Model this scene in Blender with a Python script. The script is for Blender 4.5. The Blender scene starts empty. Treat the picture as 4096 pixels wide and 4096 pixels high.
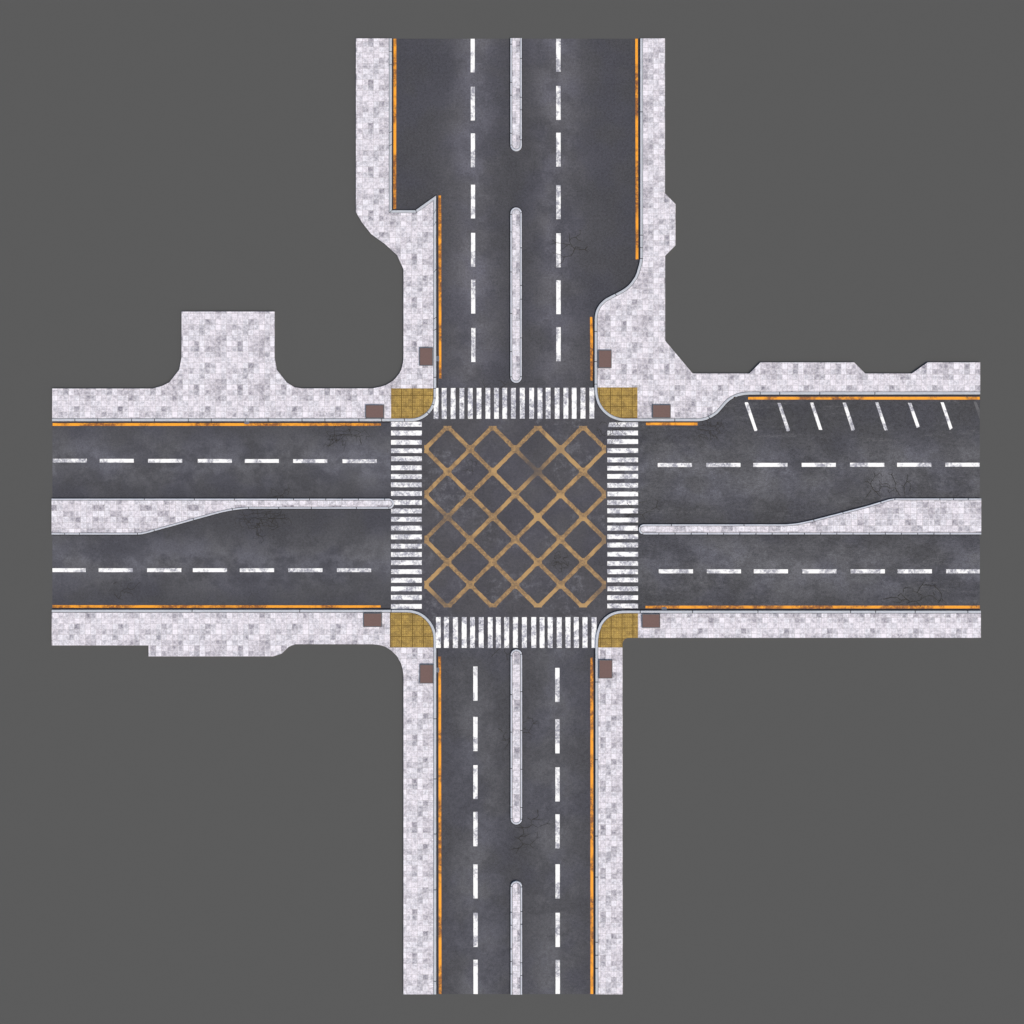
import bpy, bmesh, math, random
from mathutils import Vector
from mathutils.geometry import tessellate_polygon
random.seed(7)
S = 0.02            # metres per photo pixel on the road surface
H = 80.0            # camera height
K = (1.074, 1.058, 1.11)   # light reaching a flat surface, as display / albedo
scn = bpy.context.scene
col = scn.collection

def W(px, py, z=0.0):
    """photo pixel -> place on the level z (calibrated from above)"""
    s = S * (1 - z / H)
    return Vector(((px - 2048) * s, (2048 - py) * s, z))

# ---------------------------------------------------------------- linking
def tag(o, label=None, cat=None, group=None, kind=None):
    if label: o['label'] = label
    if cat: o['category'] = cat
    if group: o['group'] = group
    if kind: o['kind'] = kind
    return o

def empty(name, loc):
    o = bpy.data.objects.new(name, None)
    o.location = loc
    o.empty_display_size = 0.3
    col.objects.link(o)
    return o

def link(name, bm, mats, parent=None, loc=None):
    if loc is None:
        xs = [v.co.x for v in bm.verts]; ys = [v.co.y for v in bm.verts]; zs = [v.co.z for v in bm.verts]
        loc = Vector(((min(xs) + max(xs)) / 2, (min(ys) + max(ys)) / 2, min(zs)))
    for v in bm.verts: v.co -= loc
    me = bpy.data.meshes.new(name)
    bm.to_mesh(me); bm.free()
    if not isinstance(mats, (list, tuple)): mats = [mats]
    for m in mats: me.materials.append(m)
    o = bpy.data.objects.new(name, me)
    col.objects.link(o)
    if parent:
        o.parent = parent
        o.location = loc - parent.location
    else:
        o.location = loc
    return o

# ---------------------------------------------------------------- materials
def lin(c):
    c /= 255.0
    return c / 12.92 if c <= 0.04045 else ((c + 0.055) / 1.055) ** 2.4

def C(r, g, b):
    """colour as it looks in flat daylight -> albedo"""
    return (min(lin(r) / K[0], 0.93), min(lin(g) / K[1], 0.93), min(lin(b) / K[2], 0.93), 1)

class Mat:
    def __init__(s, name, rough=0.9, spec=0.2):
        s.m = bpy.data.materials.new(name); s.m.use_nodes = True
        s.nt = s.m.node_tree; s.nt.nodes.clear()
        s.out = s.n('ShaderNodeOutputMaterial'); s.b = s.n('ShaderNodeBsdfPrincipled')
        s.nt.links.new(s.b.outputs[0], s.out.inputs[0])
        s.b.inputs['Roughness'].default_value = rough
        s.b.inputs['Specular IOR Level'].default_value = spec
        s.geo = s.n('ShaderNodeNewGeometry')
        s.pos = s.geo.outputs['Position']
    def n(s, t, **k):
        n = s.nt.nodes.new(t)
        for a, v in k.items(): setattr(n, a, v)
        return n
    def put(s, sock, v):
        if isinstance(v, bpy.types.NodeSocket): s.nt.links.new(v, sock)
        else: sock.default_value = v
    def math(s, op, a, b=0.0, c=None, clamp=False):
        n = s.n('ShaderNodeMath', operation=op, use_clamp=clamp)
        s.put(n.inputs[0], a); s.put(n.inputs[1], b)
        if c is not None: s.put(n.inputs[2], c)
        return n.outputs[0]
    def noise(s, scale, detail=3, rough=0.55, stretch=None, off=0.0):
        n = s.n('ShaderNodeTexNoise')
        n.inputs['Scale'].default_value = scale
        n.inputs['Detail'].default_value = detail
        n.inputs['Roughness'].default_value = rough
        mp = s.n('ShaderNodeMapping')
        mp.inputs['Location'].default_value = (off * 13.7, off * 7.3, off)
        if stretch: mp.inputs['Scale'].default_value = stretch
        s.put(mp.inputs['Vector'], s.pos)
        s.put(n.inputs['Vector'], mp.outputs[0])
        return n.outputs['Fac']
    def step(s, v, lo, hi, a=0.0, b=1.0):
        n = s.n('ShaderNodeMapRange', interpolation_type='SMOOTHSTEP')
        s.put(n.inputs['Value'], v)
        n.inputs['From Min'].default_value = lo; n.inputs['From Max'].default_value = hi
        n.inputs['To Min'].default_value = a; n.inputs['To Max'].default_value = b
        return n.outputs['Result']
    def mix(s, f, a, b, mode='MIX'):
        n = s.n('ShaderNodeMix', data_type='RGBA', blend_type=mode)
        s.put(n.inputs['Factor'], f); s.put(n.inputs['A'], a); s.put(n.inputs['B'], b)
        return n.outputs['Result']
    def grey(s, v):
        n = s.n('ShaderNodeCombineColor')
        for i in range(3): s.put(n.inputs[i], v)
        return n.outputs[0]
    def sep(s):
        n = s.n('ShaderNodeSeparateXYZ'); s.put(n.inputs[0], s.pos)
        return n.outputs[0], n.outputs[1]
    def base(s, v): s.put(s.b.inputs['Base Color'], v)
    def bump(s, h, strength, dist=0.01):
        n = s.n('ShaderNodeBump'); n.inputs['Strength'].default_value = strength
        n.inputs['Distance'].default_value = dist
        s.put(n.inputs['Height'], h); s.put(s.b.inputs['Normal'], n.outputs[0])
    def spot(s, px, py, r):
        """soft round region, 1 at the centre"""
        p = W(px, py)
        d = s.n('ShaderNodeVectorMath', operation='DISTANCE')
        s.put(d.inputs[0], s.pos); d.inputs[1].default_value = (p.x, p.y, 0)
        return s.step(d.outputs['Value'], 0, r * S, 1, 0)

def asphalt(name, axis=None, centres=(), sigma=75, dark=(69, 69, 74), light=(108, 107, 114), grain=0.16,
            stretch=None, seed=0.0, smudge=False, streak=False, patch=0.75):
    a = Mat(name, 0.92, 0.25)
    x, y = a.sep()
    big = a.noise(0.17, 5, 0.62, (1, 0.55, 1) if axis == 'x' else (0.55, 1, 1) if axis == 'y' else None, seed)
    med = a.noise(0.42, 7, 0.7, None, seed + 7)
    f = a.math('ADD', a.math('MULTIPLY', a.step(big, 0.38, 0.62), 0.62), a.math('MULTIPLY', a.step(med, 0.43, 0.58), 0.6))
    if axis:
        c = x if axis == 'x' else y
        w = None
        for px in centres:
            m = (px - 2048) * S if axis == 'x' else (2048 - px) * S
            d = a.math('DIVIDE', a.math('SUBTRACT', c, m), sigma * S)
            g = a.math('POWER', 2.718, a.math('MULTIPLY', a.math('MULTIPLY', d, d), -1.0))
            w = g if w is None else a.math('MAXIMUM', w, g)
        f = a.math('MULTIPLY', a.math('ADD', a.math('MULTIPLY', f, patch), 0.62 * (1 - patch)),
                   a.math('ADD', a.math('MULTIPLY', w, 0.9), 0.17))
    else:
        f = a.math('MULTIPLY', f, 0.22)
    f = a.math('MINIMUM', f, 1.0)
    colr = a.mix(f, C(*dark), C(*light))
    # faint blue-violet drift of the binder
    hue = a.step(a.noise(0.3, 2, 0.5, None, seed + 3), 0.40, 0.62, 0.0, 0.4)
    colr = a.mix(hue, colr, a.mix(1.0, colr, (0.94, 0.95, 1.12, 1), 'MULTIPLY'))
    if streak:
        st = a.step(a.noise(0.9, 4, 0.7, (0.16, 1.5, 1), seed + 9), 0.52, 0.64)
        st = a.math('MULTIPLY', st, a.step(a.noise(5, 3, 0.8, (0.6, 1.2, 1), seed + 4), 0.42, 0.62))
        colr = a.mix(a.math('MULTIPLY', st, 0.38), colr, C(112, 112, 116))
    if smudge:
        sm = a.math('MULTIPLY', a.step(a.noise(0.3, 2, 0.5, None, 5), 0.44, 0.6),
                    a.step(a.noise(1.7, 5, 0.75, None, 9), 0.47, 0.66))
        colr = a.mix(a.math('MULTIPLY', sm, 0.6), colr, C(116, 116, 124))
    g1 = a.noise(5.5, 4, 0.85, stretch, seed + 1)
    g2 = a.noise(17.0, 2, 0.8, stretch, seed + 2)
    g = a.math('ADD', a.math('MULTIPLY', a.math('SUBTRACT', g1, 0.5), grain * 9),
               a.math('MULTIPLY', a.math('SUBTRACT', g2, 0.5), grain * 9.0))
    colr = a.mix(1.0, colr, a.grey(a.math('ADD', g, 1.0)), 'MULTIPLY')
    a.base(colr)
    a.bump(g2, 0.35, 0.01)
    return a.m

def paint(name, full, worn, bare, thr=0.5, amount=1.0, scale=1.0, spots=(), edge=0.5, patch=0.45):
    a = Mat(name, 0.7, 0.3)
    zone = a.step(a.noise(0.9 * scale, 3, 0.6, None, thr), thr, thr + 0.13)
    fine = a.noise(6.0 * scale, 5, 0.78, None, 2.2)
    mott = a.step(fine, 0.38, 0.60)
    wear = a.math('MULTIPLY', zone, mott)
    chips = a.math('MULTIPLY', a.step(a.noise(3.4, 6, 0.85, None, 6.1), 0.53, 0.62), a.math('ADD', a.math('MULTIPLY', zone, 0.75), 0.25))
    soft = a.mix(0.30, C(*full), C(*worn))
    c = a.mix(a.math('MULTIPLY', a.math('MULTIPLY', zone, a.step(fine, 0.3, 0.5)), amount), C(*full), soft)
    c = a.mix(a.math('MULTIPLY', wear, amount), c, C(*worn))
    c = a.mix(a.math('MULTIPLY', chips, patch), c, C(*bare))
    for (px, py, r, s) in spots:
        m = a.math('MULTIPLY', a.spot(px, py, r), s)
        m = a.math('MULTIPLY', m, a.math('ADD', a.math('MULTIPLY', fine, 0.8), 0.6), clamp=True)
        c = a.mix(m, c, C(*bare))
    speck = a.math('ADD', a.math('MULTIPLY', a.math('SUBTRACT', a.noise(20, 2, 0.7), 0.5), 0.5), 1.0)
    c = a.mix(1.0, c, a.grey(speck), 'MULTIPLY')
    a.base(c); a.bump(fine, 0.2, 0.004)
    return a.m

def paving(name, seed=0.0):
    a = Mat(name, 0.85, 0.25)
    at = a.n('ShaderNodeAttribute', attribute_name='tone')
    hu = a.n('ShaderNodeAttribute', attribute_name='hue')
    uv = a.n('ShaderNodeUVMap', uv_map='slab')
    sp = a.n('ShaderNodeSeparateXYZ'); a.put(sp.inputs[0], uv.outputs[0])
    def edge(c):
        f = a.math('FRACT', c)
        return a.math('MINIMUM', f, a.math('SUBTRACT', 1.0, f))
    ex, ey = edge(sp.outputs[0]), edge(sp.outputs[1])
    e = a.math('MINIMUM', ex, ey)
    wob = a.math('MULTIPLY', a.math('SUBTRACT', a.noise(6, 2), 0.5), 0.03)
    joint = a.step(a.math('ADD', e, wob), 0.025, 0.062, 1, 0)
    rim = a.math('MULTIPLY', a.step(e, 0.05, 0.18, 1, 0), 0.22)
    stain = a.noise(4.6, 5, 0.74, None, seed)
    blot = a.step(stain, 0.33, 0.66, -0.9, 0.9)
    fine = a.noise(15, 4, 0.75, None, seed + 1)
    t = a.math('ADD', at.outputs['Fac'], a.math('MULTIPLY', blot, 0.27))
    t = a.math('ADD', t, a.math('MULTIPLY', a.math('SUBTRACT', fine, 0.5), 0.9))
    t = a.math('ADD', t, rim, clamp=True)
    c = a.mix(t, C(112, 110, 124), C(246, 243, 253))
    warm = a.mix(hu.outputs['Fac'], c, a.mix(1.0, c, (1.0, 0.972, 0.975, 1), 'MULTIPLY'))
    c = a.mix(a.math('MULTIPLY', joint, 0.5), warm, C(120, 113, 112))
    a.base(c)
    a.bump(a.math('SUBTRACT', a.math('MULTIPLY', fine, 0.3), joint), 0.5, 0.006)
    return a.m

def stone(name, rgb, seed=0.0):
    a = Mat(name, 0.8, 0.25)
    f = a.noise(2.2, 5, 0.7, None, seed)
    g = a.noise(14, 3, 0.7, None, seed)
    v = a.math('ADD', a.math('MULTIPLY', a.math('SUBTRACT', f, 0.5), 0.5),
               a.math('ADD', a.math('MULTIPLY', a.math('SUBTRACT', g, 0.5), 0.3), 1.0))
    a.base(a.mix(1.0, C(*rgb), a.grey(v), 'MULTIPLY')); a.bump(g, 0.2, 0.004)
    return a.m

def simple(name, rgb, rough=0.8, spec=0.2, amp=0.12, scale=9, metal=0.0):
    a = Mat(name, rough, spec)
    f = a.noise(scale, 4, 0.7)
    v = a.math('ADD', a.math('MULTIPLY', a.math('SUBTRACT', f, 0.5), amp * 4), 1.0)
    a.base(a.mix(1.0, C(*rgb), a.grey(v), 'MULTIPLY'))
    a.b.inputs['Metallic'].default_value = metal
    a.bump(f, 0.3, 0.006)
    return a.m

M = {}
M['ground'] = simple('grey_ground', (89.5, 89.8, 90.2), 1.0, 0.0, 0.006, 0.6)
M['n'] = asphalt('asphalt_upper', 'x', (1895, 2225), 90, light=(105, 104, 111), seed=1, patch=0.62)
M['s'] = asphalt('asphalt_lower', 'x', (1905, 2215), 105, light=(99, 99, 105), seed=2, patch=0.6)
M['w'] = asphalt('asphalt_left', 'y', (1850, 2250), 95, light=(106, 106, 112), seed=3, grain=0.13)
M['e'] = asphalt('asphalt_right', 'y', (1900, 2270), 120, dark=(68, 68, 72), light=(105, 105, 111), seed=4, grain=0.21,
                 stretch=(0.8, 1.15, 1), streak=True)
M['j'] = asphalt('asphalt_junction', seed=5, smudge=True, dark=(74, 73, 78), grain=0.13)
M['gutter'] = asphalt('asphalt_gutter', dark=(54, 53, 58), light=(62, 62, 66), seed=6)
M['zebra'] = paint('white_crossing_paint', (254, 254, 255), (150, 150, 168), (96, 96, 104), 0.43, 0.95, 1.25, patch=0.85)
M['dash'] = paint('white_lane_paint', (254, 254, 255), (150, 150, 164), (120, 120, 130), 0.45, 1.0, 0.95, patch=0.40)
M['faded'] = paint('faded_lane_paint', (100, 100, 104), (86, 86, 90), (80, 80, 84), 0.4, 1.0, 1.0)
M['orange'] = paint('orange_paint', (253, 168, 48), (146, 92, 50), (88, 70, 60), 0.43, 1.0, 0.5, patch=0.7)
M['box'] = paint('ochre_paint', (182, 147, 100), (134, 109, 82), (86, 80, 80), 0.40, 1.0, 0.6, patch=0.6,
                 spots=[(2125, 1862, 115, 0.95), (2150, 1895, 60, 0.6), (1790, 2068, 75, 0.5), (2415, 2160, 55, 0.6),
                        (2395, 2360, 70, 0.65), (1760, 2400, 90, 0.6), (1995, 2145, 90, 0.35), (1760, 2100, 60, 0.4),
                        (2240, 1800, 60, 0.35)])
M['paving'] = paving('stone_paving')
M['kerb'] = stone('kerb_stone', (192, 196, 206))
M['kerb2'] = stone('island_kerb_stone', (198, 201, 213), 2)
M['bed'] = simple('kerb_mortar', (84, 84, 88))
M['soil'] = simple('brown_infill', (119, 97, 94), 0.95, 0.1, 0.14, 11)
M['steel'] = simple('grey_steel', (92, 97, 104), 0.55, 0.4, 0.1, 20)
M['grate'] = simple('blue_grey_iron', (122, 130, 146), 0.6, 0.4, 0.1, 20)
M['pit'] = simple('drain_pit', (60, 60, 66))
M['crack'] = simple('crack_fill', (58, 56, 53), 1.0, 0.0)
M['rust'] = simple('rusty_brown', (66, 48, 22), 1.0, 0.0)

def tactile_mat(name, ca, cb):
    a = Mat(name, 0.85, 0.25)
    uv = a.n('ShaderNodeUVMap', uv_map='slab')
    sp = a.n('ShaderNodeSeparateXYZ'); a.put(sp.inputs[0], uv.outputs[0])
    es = []
    for i in (0, 1):
        f = a.math('FRACT', sp.outputs[i]); es.append(a.math('MINIMUM', f, a.math('SUBTRACT', 1.0, f)))
    joint = a.step(a.math('MINIMUM', es[0], es[1]), 0.018, 0.06, 1, 0)
    n = a.step(a.noise(2.6, 4, 0.7), 0.35, 0.65)
    g = a.noise(16, 3, 0.8)
    c = a.mix(n, C(*ca), C(*cb))
    c = a.mix(1.0, c, a.grey(a.math('ADD', a.math('MULTIPLY', a.math('SUBTRACT', g, 0.5), 0.9), 0.97)), 'MULTIPLY')
    c = a.mix(a.math('MULTIPLY', joint, 0.8), c, C(100, 78, 30))
    a.base(c); a.bump(g, 0.3, 0.006)
    return a.m
M['tactile'] = tactile_mat('ochre_tactile', (144, 119, 68), (180, 149, 80))
M['stud'] = tactile_mat('ochre_stud', (166, 139, 84), (203, 172, 102))

# ---------------------------------------------------------------- geometry helpers
def offset(path, d):
    """mitred parallel of an open 2D path; d > 0 goes to the left of travel"""
    out = []
    n = len(path)
    for i, p in enumerate(path):
        def nrm(a, b):
            v = (b - a).to_2d(); v.normalize(); return Vector((-v.y, v.x))
        if i == 0: m, k = nrm(path[0], path[1]), 1
        elif i == n - 1: m, k = nrm(path[-2], path[-1]), 1
        else:
            a, b = nrm(path[i - 1], p), nrm(p, path[i + 1])
            m = a + b; m.normalize(); k = 1 / max(0.3, m.dot(a))
        out.append(Vector((p.x + m.x * d * k, p.y + m.y * d * k, p.z)))
    return out

def pth(pts, z): return [W(x, y, z) for x, y in pts]

def kerb_mesh(path, width, side, joints=None, z0=-0.012, z1=0.15, gap=0.07):
    """row of kerb stones swept along path (road-side face); side +1: stone lies to the left of travel"""
    bm = bmesh.new()
    cum = [0]
    for a, b in zip(path, path[1:]): cum.append(cum[-1] + (b - a).length)
    L = cum[-1]
    st = [0] + sorted(j for j in (joints or []) if 0.15 < j < L - 0.15) + [L]
    prof = [(0, z0), (0, z1 - 0.018), (0.016, z1), (width - 0.012, z1), (width, z1 - 0.012), (width, z1 - 0.07),
            (width + 0.002, z1 - 0.075)]
    rails = [offset(path, side * o) for o, _ in prof]
    def at(rail, s):
        for i in range(len(path) - 1):
            if s <= cum[i + 1] + 1e-9:
                t = (s - cum[i]) / max(1e-9, cum[i + 1] - cum[i])
                return rail[i].lerp(rail[i + 1], max(0, min(1, t)))
        return rail[-1]
    for k in range(len(st) - 1):
        a = st[k] + (gap / 2 if k else 0); b = st[k + 1] - (gap / 2 if k < len(st) - 2 else 0)
        ss = [a] + [c for c in cum if a + 0.02 < c < b - 0.02] + [b]
        dz = random.uniform(-0.003, 0.002)
        rows = []
        for s in ss:
            rows.append([bm.verts.new((p.x, p.y, z + (dz if z > 0 else 0)))
                         for p, (o, z) in ((at(r, s), pr) for r, pr in zip(rails, prof))])
        for r0, r1 in zip(rows, rows[1:]):
            for i in range(len(prof) - 1):
                bm.faces.new((r0[i], r0[i + 1], r1[i + 1], r1[i]))
        for r in (rows[0], rows[-1]):
            bl = bm.verts.new((r[-2].co.x, r[-2].co.y, z0))
            bm.faces.new([r[0], r[1], r[2], r[3], r[4], r[5], bl])
    bmesh.ops.recalc_face_normals(bm, faces=bm.faces)
    # mortar in the joints and along the paving
    o0, o1 = offset(path, side * 0.008), offset(path, side * (width + 0.05))
    va = [bm.verts.new((p.x, p.y, z1 - 0.04)) for p in o0]; vb = [bm.verts.new((p.x, p.y, z1 - 0.04)) for p in o1]
    for i in range(len(path) - 1):
        f = bm.faces.new((va[i], va[i + 1], vb[i + 1], vb[i])); f.material_index = 1
        f.normal_update()
        if f.normal.z < 0: f.normal_flip()
    va = [bm.verts.new((p.x, p.y, z0)) for p in o0]; vb = [bm.verts.new((p.x, p.y, z1 - 0.04)) for p in o0]
    for i in range(len(path) - 1):
        f = bm.faces.new((va[i], va[i + 1], vb[i + 1], vb[i])); f.material_index = 1
    return bm

def jpat(L, steps, start=0.0):
    out, s, i = [], start, 0
    while s < L:
        out.append(s); s += steps[i % len(steps)] * S; i += 1
    return out

def plen(path): return sum((b - a).length for a, b in zip(path, path[1:]))

TABLE = [[3, 8.5, 6.5, 5, 4, 5, 10, 7.5], [3.5, 8, 4, 5, 4.5, 6.5, 6, 6], [6.5, 6.5, 7, 6, 3.5, 4.5, 9, 6.5],
         [7, 7, 8, 7, 6, 7, 6.5, 8], [8, 7, 3, 5.5, 8, 7, 6.5, 6.5], [6, 4.5, 5, 7, 10, 7.5, 5.5, 4.5],
         [6.5, 4, 7.5, 7.5, 6, 5, 6, 8], [6.5, 7, 5.5, 6, 4.5, 3.5, 7.5, 6]]

def flat_poly(pts, z):
    bm = bmesh.new()
    vs = [bm.verts.new((p.x, p.y, z)) for p in pts]
    for tri in tessellate_polygon([[Vector((p.x, p.y, 0)) for p in pts]]):
        try: f = bm.faces.new([vs[i] for i in tri])
        except ValueError: continue
        f.normal_update()
        if f.normal.z < 0: f.normal_flip()
    return bm

def cut(bm, co, no, inner=False, outer=False):
    bmesh.ops.bisect_plane(bm, geom=bm.verts[:] + bm.edges[:] + bm.faces[:], dist=1e-5, plane_co=co, plane_no=no,
                           clear_inner=inner, clear_outer=outer)

def slab_mesh(pts, z, regions, lift_walls=True, z0=-0.012):
    """paved slab; regions: (clip rect px or None, x0, y0, tile px)"""
    out = bmesh.new()
    uvl = out.loops.layers.uv.new('slab')
    tone = out.faces.layers.float.new('tone'); hue = out.faces.layers.float.new('hue')
    for clip, x0, y0, t, *rot in regions:
        rot = rot[0] if rot else 0
        bm = flat_poly(pts, z)
        if clip:
            ax, ay, bx, by = clip
            for (px, py, no) in ((ax, ay, (-1, 0, 0)), (bx, by, (1, 0, 0)), (ax, ay, (0, 1, 0)), (bx, by, (0, -1, 0))):
                cut(bm, W(px, py, z), no, outer=True)
        if not bm.verts: bm.free(); continue
        s = S * (1 - z / H)
        X = [v.co.x / s + 2048 for v in bm.verts]; Y = [2048 - v.co.y / s for v in bm.verts]
        i = math.ceil((min(X) - x0) / t)
        while x0 + i * t < max(X):
            cut(bm, W(x0 + i * t, 0, z), (1, 0, 0)); i += 1
        i = math.ceil((min(Y) - y0) / t)
        while y0 + i * t < max(Y):
            cut(bm, W(0, y0 + i * t, z), (0, 1, 0)); i += 1
        for f in bm.faces:
            if f.calc_area() < 1e-7: continue
            c = f.calc_center_median()
            u, v = (c.x / s + 2048 - x0) / t, (2048 - c.y / s - y0) / t
            iu, iv = math.floor(u), math.floor(v)
            rr = random.Random(iu * 7919 + iv * 104729)
            nf = out.faces.new([out.verts.new(q.co) for q in f.verts])
            if nf.normal.z < 0: nf.normal_flip()
            nf[tone] = min(1, max(0, (TABLE[iv % 8][iu % 8], TABLE[-iu % 8][iv % 8], TABLE[iu % 8][-iv % 8])[rot] / 10 + rr.uniform(-0.03, 0.03)))
            nf[hue] = random.Random((iu % 8) * 31 + (iv % 8) * 57).random()
            for l in nf.loops:
                l[uvl].uv = ((l.vert.co.x / s + 2048 - x0) / t, (2048 - l.vert.co.y / s - y0) / t)
        bm.free()
    if lift_walls:
        n = len(pts)
        for i in range(n):
            a, b = pts[i], pts[(i + 1) % n]
            f = out.faces.new([out.verts.new(q) for q in ((a.x, a.y, z0), (b.x, b.y, z0), (b.x, b.y, z), (a.x, a.y, z))])
            f[tone] = 0.45
            for l in f.loops: l[uvl].uv = (0.5, 0.5)
    bmesh.ops.remove_doubles(out, verts=out.verts[:], dist=1e-5)
    return out

def rect_bm(x0, y0, x1, y1, z, jit=0.0, step=9.0):
    """painted bar with slightly uneven edges"""
    bm = bmesh.new()
    ring = []
    def side(ax, ay, bx, by):
        n = max(1, int(math.hypot(bx - ax, by - ay) / step)) if jit else 1
        for i in range(n):
            t = i / n
            j = (random.uniform(-jit, jit), random.uniform(-jit, jit)) if i else (0, 0)
            ring.append(W(ax + (bx - ax) * t + j[0], ay + (by - ay) * t + j[1], z))
    side(x0, y1, x1, y1); side(x1, y1, x1, y0); side(x1, y0, x0, y0); side(x0, y0, x0, y1)
    f = bm.faces.new([bm.verts.new(p) for p in ring])
    bmesh.ops.triangulate(bm, faces=[f])
    for f in bm.faces:
        f.normal_update()
        if f.normal.z < 0: f.normal_flip()
    return bm

def quad_bm(pts, z):
    return flat_poly([W(x, y, z) for x, y in pts], z)

def box_bm(bm, x0, y0, x1, y1, z0, z1, bev=0.0):
    """box in metres"""
    v = [bm.verts.new((x, y, z)) for z in (z0, z1 - bev) for x, y in ((x0, y0), (x1, y0), (x1, y1), (x0, y1))]
    t = [bm.verts.new((x, y, z1)) for x, y in ((x0 + bev, y0 + bev), (x1 - bev, y0 + bev), (x1 - bev, y1 - bev), (x0 + bev, y1 - bev))]
    bm.faces.new(t)
    for i in range(4):
        j = (i + 1) % 4
        bm.faces.new((v[i], v[j], v[4 + j], v[4 + i]))
        if bev: bm.faces.new((v[4 + i], v[4 + j], t[j], t[i]))
    if not bev:
        bmesh.ops.remove_doubles(bm, verts=v[4:] + t, dist=1e-6)

# ---------------------------------------------------------------- ground
bm = bmesh.new()
g = 2500.0
bm.faces.new([bm.verts.new((x, y, -0.012)) for x, y in ((-g, -g), (g, -g), (g, g), (-g, g))])
tag(link('ground', bm, M['ground']), 'plain flat mid grey ground around the whole crossroads', kind='structure')

# ---------------------------------------------------------------- kerb paths (road side, photo pixels)
arcp = lambda cx, cy, r, a0, a1, n: [(cx + r * math.cos(math.radians(a0 + (a1 - a0) * i / n)),
                                      cy - r * math.sin(math.radians(a0 + (a1 - a0) * i / n))) for i in range(n + 1)]
NW_K = [(1566.8, 153.5), (1566.8, 840.6), (1661.6, 840.6), (1743.8, 782), (1744.3, 1583)] + \
       arcp(1643.5, 1584, 100.4, -5, -85, 12) + [(1640, 1684.4), (208.3, 1684.4)]
NE_K = [(2560.8, 153.5), (2561, 1031.9), (2558, 1050), (2552.9, 1070), (2547, 1090), (2540, 1107), (2524, 1130), (2513, 1142),
        (2502, 1151.2), (2487, 1161), (2473, 1168.8), (2450, 1180), (2426, 1192.6), (2416, 1199.5), (2408, 1207), (2398, 1217.5),
        (2389.9, 1230), (2385, 1240), (2381.9, 1251), (2379.6, 1263), (2378.8, 1276), (2378.6, 1552), (2380, 1573), (2383.9, 1593),
        (2391, 1615.5), (2400, 1631), (2410.5, 1644.5), (2424, 1657), (2438.5, 1667), (2452, 1673.8), (2466, 1678.8), (2480, 1682.5),
        (2494, 1684), (2788, 1684.4), (2810, 1682.6), (2829, 1677.5), (2849, 1668), (2868, 1655.5), (2883, 1640), (2897, 1623.5),
        (2907, 1612), (2918.8, 1601.5), (2930, 1594), (2942.4, 1588.2), (2954, 1584), (2966, 1581), (2980, 1578.8), (2995, 1577.6), (3920.7, 1577)]
SW_K = [(207, 2439), (1626, 2439.2), (1645, 2440.6), (1661.5, 2444), (1675, 2448.6), (1686.3, 2454.2), (1699, 2463), (1711, 2473.8),
        (1721, 2485.5), (1729.8, 2499), (1735, 2509.5), (1739, 2521), (1741.8, 2532), (1743.5, 2545), (1744.4, 2561), (1744.4, 3977.5)]
SE_K = [(2382, 3977.5), (2381.5, 2586), (2382.3, 2561), (2384, 2548), (2387, 2530), (2391.5, 2515), (2398, 2498), (2407, 2483.5),
        (2418, 2471), (2429, 2462), (2442, 2454), (2456.8, 2448.2), (2472, 2444.4), (2491, 2442.6), (2520, 2442.4), (3923.5, 2442.8)]
NW_O = [(208.6, 1554.3), (609.3, 1554.3), (647.4, 1544), (677, 1529.7), (716.2, 1479.7), (726, 1431.9), (726.4, 1246.2), (1097.5, 1246.2),
        (1097.5, 1430), (1105.8, 1478), (1147, 1530), (1179, 1549.6), (1210.5, 1553.6), (1490, 1553.6), (1521.4, 1547.2), (1545.7, 1539.4),
        (1571, 1524), (1583.5, 1511.5), (1599, 1491.3), (1606.2, 1474), (1612, 1451), (1614, 1429), (1614, 1077.2), (1587.7, 1019.2),
        (1537.7, 974), (1483.3, 934.8), (1446.4, 887), (1423.6, 848.2), (1423.6, 153.5)]
NE_O = [(3920.7, 1449.6), (3710.9, 1449.6), (3647.5, 1494.2), (3461, 1494.2), (3416.7, 1449.6), (3042, 1449.6), (2997.8, 1494.2),
        (2771, 1494.2), (2660.5, 1362.7), (2660.5, 1022.8), (2702, 981), (2702, 816.3), (2659.8, 773), (2659.8, 153.5)]
SW_O = [(1613.9, 3977.5), (1614, 2704), (1611, 2677.6), (1605, 2656), (1589.4, 2626.4), (1565, 2601.6), (1538.8, 2585.4), (1518.6, 2580.4),
        (1493, 2577), (1181.7, 2577), (1155.3, 2586.4), (1126, 2614.6), (1091.5, 2625.9), (594, 2625.9), (594, 2581.9), (207, 2581.9)]
SE_O = [(3923.5, 2551.3), (2509.6, 2551.5), (2500.3, 2555.6), (2492.5, 2564.3), (2490.4, 2573.6), (2491, 3977.5)]

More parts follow.
